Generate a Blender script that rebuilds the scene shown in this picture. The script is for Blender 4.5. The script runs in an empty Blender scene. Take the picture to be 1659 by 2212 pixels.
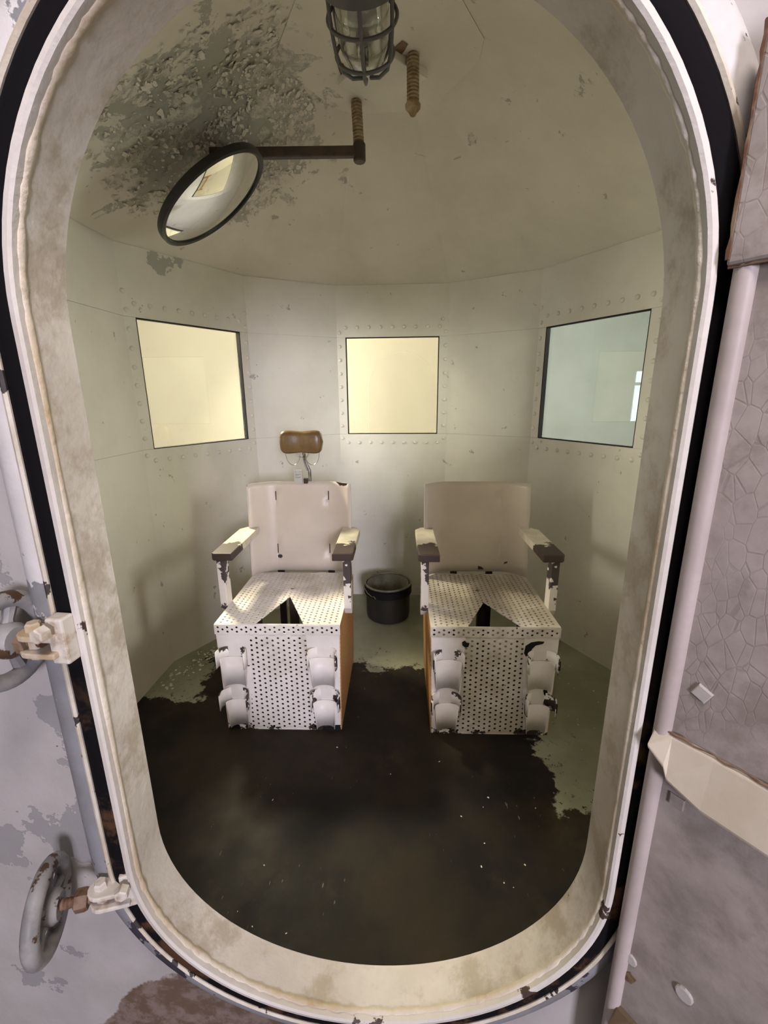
import bpy, bmesh, math, random
from mathutils import Vector, Matrix
random.seed(7)
scene = bpy.context.scene
COL = scene.collection
R = math.radians

# ------------------------------------------------------------------ camera
FPX = 955.0
cam_d = bpy.data.cameras.new('camera'); cam = bpy.data.objects.new('camera', cam_d); COL.objects.link(cam)
cam_d.sensor_fit = 'VERTICAL'; cam_d.sensor_height = 36.0; cam_d.lens = FPX / 2212 * 36.0
cam_d.clip_start = 0.02
PITCH, ROLL, YAW = 0.25805, 0.00824, 0.0534
cam.matrix_world = (Matrix.Translation((0, 0, 1.5)) @ Matrix.Rotation(YAW, 4, 'Z')
                    @ Matrix.Rotation(math.pi/2 - PITCH, 4, 'X') @ Matrix.Rotation(-ROLL, 4, 'Z'))
scene.camera = cam

# ------------------------------------------------------------------ light
world = bpy.data.worlds.new('world'); scene.world = world; world.use_nodes = True
wb = world.node_tree.nodes['Background']; wb.inputs[0].default_value = (0.86, 0.87, 1.0, 1); wb.inputs[1].default_value = 0.08

def area(name, loc, target, sx, sy, power, color):
    d = bpy.data.lights.new(name, 'AREA'); d.shape = 'RECTANGLE'; d.size = sx; d.size_y = sy
    d.energy = power; d.color = color
    o = bpy.data.objects.new(name, d); COL.objects.link(o); o.location = loc
    o.rotation_euler = (Vector(target) - Vector(loc)).to_track_quat('-Z', 'Y').to_euler()
    return o
# daylight window far behind the camera, on the right
area('daylight_window', (1.22, -4.2, 2.05), (-0.3, 1.6, 0.9), 0.9, 1.2, 240, (0.86, 0.83, 1.0))
# ceiling lamp of the room in front of the chamber
area('entry_ceiling_lamp', (0.15, -0.30, 2.95), (0.1, 0.35, 0), 0.5, 0.4, 28, (1.0, 0.90, 0.86))
# ceiling lamps of the witness rooms around the chamber, plus added unseen fill lights
area('witness_room_lamp', (-1.3, 3.95, 2.95), (-1.3, 3.95, 0), 2.2, 0.5, 10, (1.0, 0.90, 0.70))
area('witness_room_lamp_side', (-2.2, 1.6, 2.95), (-2.2, 1.6, 0), 0.5, 1.6, 5, (1.0, 0.90, 0.70))
area('witness_window_fill', (-2.05, 3.35, 2.62), (0.1, 1.6, 0.7), 0.5, 0.25, 190, (1.0, 0.88, 0.64))  # added unseen light, brightens the chamber through the left window
area('witness_side_fill', (-3.2, 1.25, 1.8), (0.0, 2.0, 1.2), 1.0, 1.1, 230, (1.0, 0.93, 0.80))  # made-up fill panel in the left room, lifts the chamber interior
area('passage_fill', (2.5, 1.45, 1.75), (0.2, 2.0, 1.2), 1.2, 1.2, 150, (1.0, 0.97, 0.90))  # added fill on the passage side, no such window known
area('passage_lamp', (1.9, 2.5, 2.95), (1.9, 2.5, 0), 0.4, 1.6, 4, (0.95, 1.0, 0.96))

vs = scene.view_settings
vs.view_transform = 'Standard'; vs.look = 'None'; vs.gamma = 1.0; vs.use_curve_mapping = False
vs.exposure = 0.0

# ------------------------------------------------------------------ helpers
def lin(r, g, b):
    f = lambda c: (c/255/12.92) if c/255 <= 0.04045 else ((c/255 + 0.055)/1.055)**2.4
    return (f(r), f(g), f(b), 1.0)

class Mat:
    """small wrapper for building a procedural material in object space"""
    def __init__(s, name, rough=0.6, metallic=0.0, spec=0.4):
        s.m = bpy.data.materials.new(name); s.m.use_nodes = True
        s.t = s.m.node_tree; s.b = s.t.nodes['Principled BSDF']
        s.b.inputs['Roughness'].default_value = rough; s.b.inputs['Metallic'].default_value = metallic
        s.b.inputs['Specular IOR Level'].default_value = spec
        s.tc = s.t.nodes.new('ShaderNodeTexCoord').outputs['Object']
        s.sep = None
    def n(s, kind, **kw):
        x = s.t.nodes.new(kind)
        for k, v in kw.items(): setattr(x, k, v)
        return x
    def link(s, a, b): s.t.links.new(a, b)
    def put(s, sock, v):
        if hasattr(v, 'is_output'): s.link(v, sock)
        else: sock.default_value = v
    def xyz(s, i):
        if s.sep is None:
            s.sep = s.n('ShaderNodeSeparateXYZ'); s.link(s.tc, s.sep.inputs[0])
        return s.sep.outputs[i]
    def math(s, op, a, b=0.0, clamp=False):
        x = s.n('ShaderNodeMath', operation=op, use_clamp=clamp); s.put(x.inputs[0], a); s.put(x.inputs[1], b); return x.outputs[0]
    def noise(s, scale, detail=4, rough=0.6, stretch=None, dist=0.0, off=0.0):
        x = s.n('ShaderNodeTexNoise'); x.inputs['Scale'].default_value = scale; x.inputs['Detail'].default_value = detail
        x.inputs['Roughness'].default_value = rough; x.inputs['Distortion'].default_value = dist
        if stretch or off:
            mp = s.n('ShaderNodeMapping'); mp.inputs['Scale'].default_value = stretch or (1, 1, 1)
            mp.inputs['Location'].default_value = (off, off*0.7, off*1.3)
            s.link(s.tc, mp.inputs[0]); s.link(mp.outputs[0], x.inputs['Vector'])
        else: s.link(s.tc, x.inputs['Vector'])
        return x.outputs['Fac']
    def voro(s, scale, feature='DISTANCE_TO_EDGE', stretch=None):
        x = s.n('ShaderNodeTexVoronoi', feature=feature); x.inputs['Scale'].default_value = scale
        if stretch:
            mp = s.n('ShaderNodeMapping'); mp.inputs['Scale'].default_value = stretch
            s.link(s.tc, mp.inputs[0]); s.link(mp.outputs[0], x.inputs['Vector'])
        else: s.link(s.tc, x.inputs['Vector'])
        return x.outputs['Distance']
    def step(s, v, lo, hi):
        x = s.n('ShaderNodeMapRange'); x.interpolation_type = 'SMOOTHSTEP'; s.put(x.inputs[0], v)
        x.inputs[1].default_value = lo; x.inputs[2].default_value = hi
        return x.outputs[0]
    def mix(s, fac, a, b):
        x = s.n('ShaderNodeMix', data_type='RGBA'); s.put(x.inputs['Factor'], fac); s.put(x.inputs['A'], a); s.put(x.inputs['B'], b)
        return x.outputs['Result']
    def dist(s, c, sc=(1, 1, 1)):
        v = s.n('ShaderNodeVectorMath', operation='SUBTRACT'); s.link(s.tc, v.inputs[0]); v.inputs[1].default_value = c
        w = s.n('ShaderNodeVectorMath', operation='MULTIPLY'); s.link(v.outputs[0], w.inputs[0]); w.inputs[1].default_value = sc
        l = s.n('ShaderNodeVectorMath', operation='LENGTH'); s.link(w.outputs[0], l.inputs[0]); return l.outputs['Value']
    def color(s, v): s.put(s.b.inputs['Base Color'], v); return s
    def rough(s, v): s.put(s.b.inputs['Roughness'], v); return s
    def bump(s, h, strength=0.3, dist=0.01):
        x = s.n('ShaderNodeBump'); x.inputs['Strength'].default_value = strength; x.inputs['Distance'].default_value = dist
        s.put(x.inputs['Height'], h); s.link(x.outputs[0], s.b.inputs['Normal']); return s

def paint(name, c1, c2, rough=0.55, chip=None, chip_amt=0.70, chip_scale=9, stain=None, stain_amt=0.62, bump=0.12, spec=0.4):
    m = Mat(name, rough, 0, spec)
    n1 = m.noise(3.2, 5, 0.62)
    col = m.mix(m.step(n1, 0.36, 0.66), c1, c2)
    if stain: col = m.mix(m.math('MULTIPLY', m.step(m.noise(6, 6, 0.7, off=3.1), stain_amt, stain_amt+0.14), 0.7), col, stain)
    fine = m.noise(60, 4, 0.6)
    h = m.math('ADD', m.math('MULTIPLY', fine, 0.4), m.noise(12, 4, 0.6))
    if chip:
        k = m.step(m.noise(chip_scale, 6, 0.6, off=7.7), chip_amt, chip_amt+0.015)
        col = m.mix(k, col, chip); h = m.math('SUBTRACT', h, m.math('MULTIPLY', k, 0.5))
    m.color(col); m.bump(h, bump, 0.01)
    return m.m

# ------------------------------------------------------------------ materials
M = {}
def wall_paint():
    m = Mat('chamber_wall_paint', 0.5)
    col = m.mix(m.step(m.noise(3.2, 5, 0.62), 0.36, 0.66), (0.74, 0.71, 0.63, 1), (0.68, 0.65, 0.57, 1))
    col = m.mix(m.math('MULTIPLY', m.step(m.noise(6, 6, 0.7, off=3.1), 0.64, 0.80), 0.5), col, (0.48, 0.44, 0.35, 1))
    k = m.step(m.math('ADD', m.noise(11, 6, 0.65), m.math('MULTIPLY', m.step(m.dist((-1.245, 2.42, 2.165), (1, 1, 1.9)), 0.17, 0.03), 0.25)), 0.665, 0.675)
    col = m.mix(k, col, (0.40, 0.39, 0.345, 1))
    col = m.mix(m.step(m.noise(7, 6, 0.6, off=4), 0.755, 0.77), col, (0.50, 0.46, 0.37, 1))
    m.color(col); m.bump(m.math('SUBTRACT', m.math('ADD', m.math('MULTIPLY', m.noise(60), 0.3), m.noise(9, 4)), m.math('MULTIPLY', k, 0.6)), 0.12, 0.01)
    return m.m
M['wall'] = wall_paint()
M['rivet'] = paint('rivet_paint', (0.74, 0.71, 0.63, 1), (0.66, 0.63, 0.55, 1), 0.45)
M['collar'] = paint('collar_paint', (0.66, 0.60, 0.52, 1), (0.52, 0.465, 0.39, 1), 0.55, chip=(0.10, 0.055, 0.03, 1), chip_amt=0.70, chip_scale=12, stain=(0.36, 0.29, 0.20, 1), stain_amt=0.47, bump=0.3)
M['rim'] = paint('rim_paint', (0.64, 0.59, 0.53, 1), (0.53, 0.48, 0.42, 1), 0.55, chip=(0.06, 0.035, 0.025, 1), chip_amt=0.635, chip_scale=11, bump=0.3)
M['bead'] = paint('weld_bead_paint', (0.70, 0.63, 0.52, 1), (0.50, 0.40, 0.27, 1), 0.55, stain=(0.36, 0.22, 0.09, 1), stain_amt=0.56, bump=0.6)
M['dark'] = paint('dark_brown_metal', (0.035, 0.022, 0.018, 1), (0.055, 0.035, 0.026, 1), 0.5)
M['black'] = paint('black_steel', (0.010, 0.009, 0.009, 1), (0.018, 0.016, 0.015, 1), 0.7, spec=0.15)
M['grey'] = paint('grey_primer', (0.24, 0.235, 0.235, 1), (0.17, 0.165, 0.165, 1), 0.55, chip=(0.04, 0.035, 0.04, 1), chip_amt=0.64, chip_scale=11)

m = Mat('rubber_gasket', 0.85, spec=0.08); k = m.step(m.noise(10, 5, 0.65), 0.48, 0.60)
m.color(m.mix(m.math('MULTIPLY', k, m.step(m.xyz(2), 1.15, 0.85)), (0.006, 0.005, 0.006, 1), (0.07, 0.035, 0.018, 1))); m.bump(m.noise(40), 0.3, 0.004); M['gasket'] = m.m

# peeling ceiling: paint gone in a patch left of the lamp
m = Mat('peeling_ceiling_paint', 0.6)
n1 = m.noise(2.6, 5, 0.6)
base = m.mix(m.step(n1, 0.35, 0.68), (0.75, 0.71, 0.62, 1), (0.67, 0.63, 0.54, 1))
reg = m.step(m.dist((-0.74, 2.0, 2.46), (1.0, 0.95, 0.5)), 0.70, 0.22)
pn = m.noise(8.0, 7, 0.68, dist=0.4)
pk = m.step(m.math('ADD', pn, m.math('MULTIPLY', reg, 0.24)), 0.645, 0.665)
lump = m.noise(30, 6, 0.75)
smooth_ = m.step(m.noise(5.5, 4, 0.5, off=6), 0.50, 0.54)
lump = m.math('MULTIPLY', lump, m.math('SUBTRACT', 1.0, m.math('MULTIPLY', smooth_, 0.6)))
bare = m.mix(m.step(lump, 0.40, 0.60), (0.42, 0.41, 0.36, 1), (0.66, 0.62, 0.54, 1))
col = m.mix(pk, base, bare)
rust = m.step(m.noise(13, 4, 0.6, off=5), 0.745, 0.77)
col = m.mix(rust, col, (0.17, 0.13, 0.08, 1))
m.color(col)
m.bump(m.math('ADD', m.math('MULTIPLY', m.math('MULTIPLY', pk, lump), 1.6), m.math('MULTIPLY', m.math('SUBTRACT', 1.0, pk), 0.9)), 0.35, 0.012)
M['ceiling'] = m.m
M['flake'] = paint('paint_flake', (0.76, 0.72, 0.64, 1), (0.62, 0.58, 0.50, 1), 0.6)

# chamber floor: dark worn coating, pale green-grey paint left along the walls
m = Mat('worn_chamber_floor', 0.5, spec=0.13)
wob = m.math('MULTIPLY', m.math('SUBTRACT', m.noise(3.3, 7, 0.66), 0.5), 0.75)
back = m.math('SUBTRACT', m.xyz(1), 2.21)
rgt = m.math('MINIMUM', m.math('SUBTRACT', m.xyz(0), 0.60), m.math('SUBTRACT', m.xyz(1), 1.36))
lftv = m.n('ShaderNodeMath', operation='SUBTRACT'); lftv.inputs[0].default_value = -1.10; m.link(m.xyz(0), lftv.inputs[1])
lft = m.math('MINIMUM', lftv.outputs[0], m.math('SUBTRACT', m.xyz(1), 1.9))
edge = m.math('MAXIMUM', back, m.math('MAXIMUM', rgt, lft))
pale = m.step(m.math('ADD', edge, wob), -0.012, 0.012)
crack = m.step(m.noise(26, 6, 0.75), 0.57, 0.61)
near = m.step(m.math('ADD', edge, wob), 0.20, 0.02)
pale = m.math('MULTIPLY', pale, m.math('SUBTRACT', 1.0, m.math('MULTIPLY', crack, near)))
dk = m.mix(m.step(m.noise(1.7, 5, 0.6), 0.38, 0.64), (0.012, 0.0105, 0.010, 1), (0.030, 0.022, 0.014, 1))
dk = m.mix(m.math('MULTIPLY', m.step(m.noise(2.6, 6, 0.7, off=2), 0.52, 0.75), 0.8), dk, (0.050, 0.036, 0.022, 1))
pl = m.mix(m.step(m.noise(2.4, 4, 0.6, off=9), 0.35, 0.65), (0.33, 0.33, 0.24, 1), (0.24, 0.235, 0.165, 1))
scr = m.math('MULTIPLY', m.step(m.noise(90, 2, 0.5, (1, 0.25, 1)), 0.70, 0.73), m.step(m.noise(4, 3, 0.5, off=4), 0.52, 0.62))
dk = m.mix(m.math('MULTIPLY', scr, 0.6), dk, (0.20, 0.19, 0.15, 1))
m.color(m.mix(pale, dk, pl)); m.rough(m.math('ADD', 0.40, m.math('MULTIPLY', m.noise(9, 5, 0.6), 0.30)))
m.bump(m.math('ADD', m.math('MULTIPLY', pale, 0.7), m.math('MULTIPLY', m.noise(35, 5, 0.6), 0.35)), 0.25, 0.01)
M['floor'] = m.m

# chair paints (object space of the chair: x across, y to the back, z up)
def chair_paint(name, holes_dirt=False, chip_low=0.05, chip_amt=0.68, grime=0.0):
    m = Mat(name, 0.42, spec=0.5)
    col = m.mix(m.step(m.noise(5, 5, 0.6), 0.35, 0.68), (0.82, 0.76, 0.74, 1), (0.72, 0.66, 0.63, 1))
    if holes_dirt:
        col = m.mix(m.math('MULTIPLY', m.step(m.noise(4, 5, 0.6, off=2), 0.50, 0.72), 0.55), col, (0.42, 0.37, 0.28, 1))
    if grime: col = m.mix(m.math('MULTIPLY', m.step(m.noise(3.5, 6, 0.65, off=5), 0.30, 0.62), grime), col, (0.36, 0.30, 0.20, 1))
    low = m.math('MULTIPLY', m.step(m.xyz(2), chip_low, 0.0), 0.22)
    k = m.step(m.math('ADD', m.noise(15, 5, 0.6, off=1.5), low), chip_amt, chip_amt+0.012)
    m.color(m.mix(k, col, (0.035, 0.025, 0.022, 1)))
    m.bump(m.math('SUBTRACT', m.noise(40, 4), m.math('MULTIPLY', k, 0.5)), 0.08, 0.006)
    return m.m
M['chair'] = chair_paint('chair_white_enamel', False, 0.05, 0.69)
M['perf'] = chair_paint('perforated_sheet_enamel', True, 0.05, 0.70)
M['perf_grimy'] = chair_paint('perforated_sheet_grimy', True, 0.05, 0.69, 0.75)
M['cuff'] = chair_paint('cuff_enamel_chipped', False, 0.05, 0.545)
m = Mat('backrest_enamel', 0.36, spec=0.5)
col = m.mix(m.step(m.noise(3, 4, 0.6), 0.35, 0.68), (0.63, 0.55, 0.47, 1), (0.57, 0.49, 0.415, 1))
k = m.step(m.noise(11, 5, 0.55, off=4.2), 0.735, 0.745)
m.color(m.mix(k, col, (0.04, 0.028, 0.024, 1))); m.bump(m.noise(9, 3), 0.05, 0.006); M['back'] = m.m
m = Mat('armrest_worn_paint', 0.5)
k = m.step(m.math('ADD', m.xyz(1), m.math('MULTIPLY', m.math('SUBTRACT', m.noise(17, 6, 0.65), 0.5), 0.30)), 0.292, 0.297)
col = m.mix(m.step(m.noise(9), 0.35, 0.65), (0.72, 0.66, 0.55, 1), (0.58, 0.52, 0.42, 1))
col = m.mix(m.step(m.noise(24, 4, 0.6, off=3), 0.70, 0.71), col, (0.05, 0.03, 0.025, 1))
m.color(m.mix(k, (0.050, 0.030, 0.025, 1), col)); m.bump(m.math('MULTIPLY', k, 1.0), 0.3, 0.004); M['arm'] = m.m
m = Mat('post_worn_paint', 0.5)
k = m.step(m.math('ADD', m.noise(13, 5, 0.6, off=1), m.math('MULTIPLY', m.step(m.xyz(2), 0.60, 0.74), 0.16)), 0.60, 0.612)
m.color(m.mix(k, (0.74, 0.68, 0.64, 1), (0.06, 0.045, 0.045, 1))); M['post'] = m.m
m = Mat('orange_brown_side_sheet', 0.5)
w = m.n('ShaderNodeTexWave', wave_type='BANDS', bands_direction='Z'); m.link(m.tc, w.inputs[0])
w.inputs['Scale'].default_value = 16; w.inputs['Distortion'].default_value = 5; w.inputs['Detail'].default_value = 3; w.inputs['Detail Scale'].default_value = 1.4
col = m.mix(m.step(w.outputs['Fac'], 0.2, 0.8), (0.42, 0.21, 0.075, 1), (0.55, 0.30, 0.12, 1))
m.color(m.mix(m.step(m.noise(5, 5, 0.6), 0.5, 0.75), col, (0.30, 0.14, 0.055, 1))); m.bump(w.outputs['Fac'], 0.15, 0.004); M['side'] = m.m

m = Mat('brown_leather', 0.33, spec=0.55)
m.color(m.mix(m.step(m.noise(14, 5, 0.6), 0.35, 0.7), (0.185, 0.112, 0.040, 1), (0.14, 0.080, 0.028, 1)))
m.bump(m.math('ADD', m.noise(120, 3), m.math('MULTIPLY', m.noise(11, 4), 2.0)), 0.12, 0.004); M['leather'] = m.m
m = Mat('bright_wire', 0.3, 1.0); m.color(m.mix(m.noise(30), (0.55, 0.53, 0.48, 1), (0.40, 0.37, 0.32, 1))); M['wire'] = m.m
m = Mat('dull_steel', 0.45, 0.8); m.color(m.mix(m.step(m.noise(22, 4), 0.4, 0.65), (0.30, 0.29, 0.27, 1), (0.16, 0.13, 0.10, 1))); M['steel'] = m.m
m = Mat('aluminium_bracket', 0.4, 0.6); m.color(m.mix(m.noise(30), (0.62, 0.61, 0.58, 1), (0.50, 0.49, 0.46, 1))); M['alu'] = m.m
m = Mat('cage_grey_enamel', 0.5); m.color(m.mix(m.noise(20), (0.15, 0.145, 0.14, 1), (0.10, 0.095, 0.09, 1))); M['cage'] = m.m
m = Mat('galvanised_base', 0.45, 0.5); m.color(m.mix(m.noise(20), (0.40, 0.38, 0.34, 1), (0.28, 0.26, 0.22, 1))); M['base'] = m.m
m = Mat('ribbed_rod_rust', 0.6); m.color(m.mix(m.step(m.noise(30, 4), 0.4, 0.6), (0.42, 0.33, 0.20, 1), (0.28, 0.19, 0.10, 1))); M['rod'] = m.m
m = Mat('arm_dark_steel', 0.45, 0.2); m.color(m.mix(m.step(m.noise(18, 5), 0.4, 0.65), (0.055, 0.045, 0.040, 1), (0.09, 0.06, 0.045, 1))); M['mirror_arm'] = m.m
m = Mat('black_mirror_rim', 0.35); m.color(m.mix(m.noise(20), (0.008, 0.008, 0.008, 1), (0.014, 0.013, 0.013, 1))); M['mirror_rim'] = m.m
m = Mat('convex_mirror_silver', 0.03, 1.0); m.color(m.mix(m.noise(4), (0.88, 0.89, 0.87, 1), (0.82, 0.83, 0.80, 1))); M['mirror'] = m.m
m = Mat('olive_bucket_steel', 0.5, 0.2); m.color(m.mix(m.step(m.noise(7, 5), 0.4, 0.65), (0.030, 0.030, 0.023, 1), (0.045, 0.034, 0.024, 1))); M['bucket'] = m.m
m = Mat('bucket_inside', 0.5, 0.1); m.color(m.mix(m.step(m.noise(9, 5), 0.4, 0.65), (0.20, 0.19, 0.135, 1), (0.10, 0.095, 0.07, 1))); M['bucket_in'] = m.m
m = Mat('brass_lug', 0.45); m.color(m.mix(m.step(m.noise(28, 5), 0.4, 0.65), (0.46, 0.34, 0.19, 1), (0.55, 0.48, 0.40, 1))); m.bump(m.noise(30), 0.3, 0.004); M['lug'] = m.m
m = Mat('lug_cream', 0.5); m.color(m.mix(m.step(m.noise(24, 5), 0.5, 0.7), (0.62, 0.56, 0.48, 1), (0.35, 0.25, 0.16, 1))); m.bump(m.noise(30), 0.3, 0.004); M['lug2'] = m.m
m = Mat('handwheel_peeling_grey', 0.5)
col = m.mix(m.step(m.noise(16, 5, 0.6), 0.42, 0.62), (0.30, 0.285, 0.27, 1), (0.20, 0.19, 0.18, 1))
m.color(m.mix(m.step(m.noise(20, 5, 0.6, off=3), 0.60, 0.63), col, (0.075, 0.04, 0.02, 1))); m.bump(m.noise(26), 0.3, 0.004); M['wheel'] = m.m
m = Mat('rusty_bolt', 0.65); m.color(m.mix(m.step(m.noise(35, 5), 0.4, 0.62), (0.20, 0.13, 0.08, 1), (0.11, 0.05, 0.025, 1))); M['rust'] = m.m

# outer wall paint: white, grey primer showing by the frame, rust at the foot
m = Mat('outer_wall_white_paint', 0.6)
col = m.mix(m.step(m.noise(4, 5, 0.6), 0.35, 0.68), (0.42, 0.385, 0.36, 1), (0.35, 0.32, 0.295, 1))
gn = m.noise(5.5, 6, 0.62, off=1)
gm = m.step(m.math('ADD', gn, m.math('MULTIPLY', m.step(m.dist((-0.60, 0.64, 0.78), (2.2, 1, 1.0)), 0.36, 0.08), 0.17)), 0.625, 0.635)
col = m.mix(gm, col, (0.27, 0.255, 0.245, 1))
col = m.mix(m.step(m.noise(9, 5, 0.6, off=6), 0.735, 0.745), col, (0.05, 0.045, 0.045, 1))
rs = m.math('SUBTRACT', m.dist((-0.33, 0.64, -0.05), (0.95, 1, 1.0)), m.math('MULTIPLY', m.noise(7, 5, 0.6, off=8), 0.16))
rsm = m.step(rs, 0.315, 0.305)
rcol = m.mix(m.step(m.noise(24, 5, 0.7), 0.42, 0.62), (0.12, 0.075, 0.05, 1), (0.20, 0.15, 0.12, 1))
m.color(m.mix(rsm, col, rcol)); m.bump(m.math('ADD', m.math('MULTIPLY', m.noise(20, 5), 0.6), m.math('MULTIPLY', gm, -0.6)), 0.3, 0.008); M['outer'] = m.m
m = Mat('flange_worn_paint', 0.5)
col = m.mix(m.step(m.noise(6, 5, 0.6), 0.35, 0.68), (0.62, 0.58, 0.55, 1), (0.52, 0.485, 0.455, 1))
wz = m.math('ADD', m.noise(7, 6, 0.62, off=2), m.math('MULTIPLY', m.step(m.xyz(2), 1.35, 0.95), 0.22))
k = m.step(wz, 0.585, 0.60)
col = m.mix(k, col, m.mix(m.step(m.noise(5, 5), 0.4, 0.65), (0.235, 0.23, 0.235, 1), (0.18, 0.17, 0.165, 1)))
k2 = m.step(m.math('ADD', m.noise(15, 5, 0.6, off=5), m.math('MULTIPLY', m.step(m.xyz(2), 1.3, 0.6), 0.09)), 0.675, 0.685)
m.color(m.mix(k2, col, (0.035, 0.03, 0.04, 1))); m.bump(m.math('ADD', m.noise(22), m.math('MULTIPLY', k, -0.7)), 0.3, 0.006); M['flange'] = m.m
m = Mat('flange_edge_cream', 0.55)
col = m.mix(m.step(m.noise(9), 0.35, 0.65), (0.64, 0.58, 0.48, 1), (0.48, 0.41, 0.30, 1))
m.color(m.mix(m.step(m.noise(13, 5, 0.6, off=2), 0.585, 0.60), col, (0.04, 0.03, 0.025, 1))); m.bump(m.noise(30), 0.5, 0.004); M['lip'] = m.m

# open door: grey lilac paint with fine crazing
m = Mat('door_crazed_paint', 0.5)
col = m.mix(m.step(m.noise(4.5, 6, 0.68), 0.36, 0.66), (0.37, 0.315, 0.285, 1), (0.25, 0.212, 0.19, 1))
col = m.mix(m.math('MULTIPLY', m.step(m.noise(11, 6, 0.7, off=2), 0.46, 0.66), 0.65), col, (0.20, 0.165, 0.135, 1))
ck = m.step(m.voro(62, stretch=(1, 1, 0.5)), 0.045, 0.012)
ck = m.math('MULTIPLY', ck, m.math('MULTIPLY', m.step(m.noise(4, 3, 0.5, off=4), 0.40, 0.55), m.step(m.xyz(2), 0.95, 1.1)))
m.color(m.mix(m.math('MULTIPLY', ck, 0.28), col, (0.16, 0.125, 0.10, 1))); m.bump(m.math('SUBTRACT', m.noise(14, 5), m.math('MULTIPLY', ck, 0.25)), 0.22, 0.008); M['door'] = m.m
M['door_lip'] = paint('door_edge_paint', (0.46, 0.39, 0.365, 1), (0.37, 0.31, 0.285, 1), 0.5, stain=(0.42, 0.30, 0.18, 1), stain_amt=0.62)
M['strap'] = paint('hinge_strap_cream', (0.56, 0.49, 0.39, 1), (0.47, 0.40, 0.30, 1), 0.5, chip=(0.11, 0.065, 0.035, 1), chip_amt=0.70, chip_scale=16)
M['strap_rust'] = paint('hinge_strap_bare', (0.10, 0.065, 0.035, 1), (0.15, 0.10, 0.055, 1), 0.6)
M['bolt'] = paint('bolt_head_paint', (0.50, 0.455, 0.425, 1), (0.40, 0.36, 0.33, 1), 0.5)

M['yellow'] = paint('witness_wall_yellow', (0.455, 0.43, 0.365, 1), (0.44, 0.415, 0.35, 1), 0.8, bump=0.03)
M['palegreen'] = paint('passage_wall_pale', (0.41, 0.455, 0.43, 1), (0.38, 0.42, 0.395, 1), 0.7, bump=0.03)
M['concrete'] = paint('outer_floor_concrete', (0.20, 0.17, 0.14, 1), (0.13, 0.105, 0.085, 1), 0.7)
M['roof'] = paint('outer_ceiling_white', (0.35, 0.34, 0.31, 1), (0.32, 0.31, 0.28, 1), 0.8)
M['wood'] = paint('bench_wood', (0.30, 0.17, 0.07, 1), (0.22, 0.12, 0.05, 1), 0.5)

def glass(name, tint, base=0.045, dirt=0.0):
    m = bpy.data.materials.new(name); m.use_nodes = True; t = m.node_tree; t.nodes.clear()
    o = t.nodes.new('ShaderNodeOutputMaterial'); mx = t.nodes.new('ShaderNodeMixShader')
    tr = t.nodes.new('ShaderNodeBsdfTransparent'); tr.inputs[0].default_value = tint
    gl = t.nodes.new('ShaderNodeBsdfGlossy'); gl.inputs['Roughness'].default_value = 0.01; gl.inputs[0].default_value = (1, 1, 1, 1)
    lw = t.nodes.new('ShaderNodeLayerWeight'); lw.inputs[0].default_value = 0.5
    p = t.nodes.new('ShaderNodeMath'); p.operation = 'POWER'; p.inputs[1].default_value = 4.0
    a = t.nodes.new('ShaderNodeMath'); a.operation = 'MULTIPLY_ADD'; a.inputs[1].default_value = 0.9; a.inputs[2].default_value = base; a.use_clamp = True
    t.links.new(lw.outputs['Facing'], p.inputs[0]); t.links.new(p.outputs[0], a.inputs[0])
    t.links.new(a.outputs[0], mx.inputs[0]); t.links.new(tr.outputs[0], mx.inputs[1]); t.links.new(gl.outputs[0], mx.inputs[2])
    t.links.new(mx.outputs[0], o.inputs[0]); return m
m = Mat('daylight_sky_pane', 0.5); m.b.inputs['Emission Color'].default_value = (0.72, 0.86, 1.0, 1); m.b.inputs['Emission Strength'].default_value = 7.0
m.color(m.mix(m.noise(2), (0.8, 0.85, 0.9, 1), (0.75, 0.8, 0.9, 1))); M['sky_pane'] = m.m
M['glass'] = glass('window_glass', (0.96, 0.98, 0.96, 1), 0.065)
M['jar'] = glass('lamp_jar_glass', (0.86, 0.86, 0.83, 1), 0.12)

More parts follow.
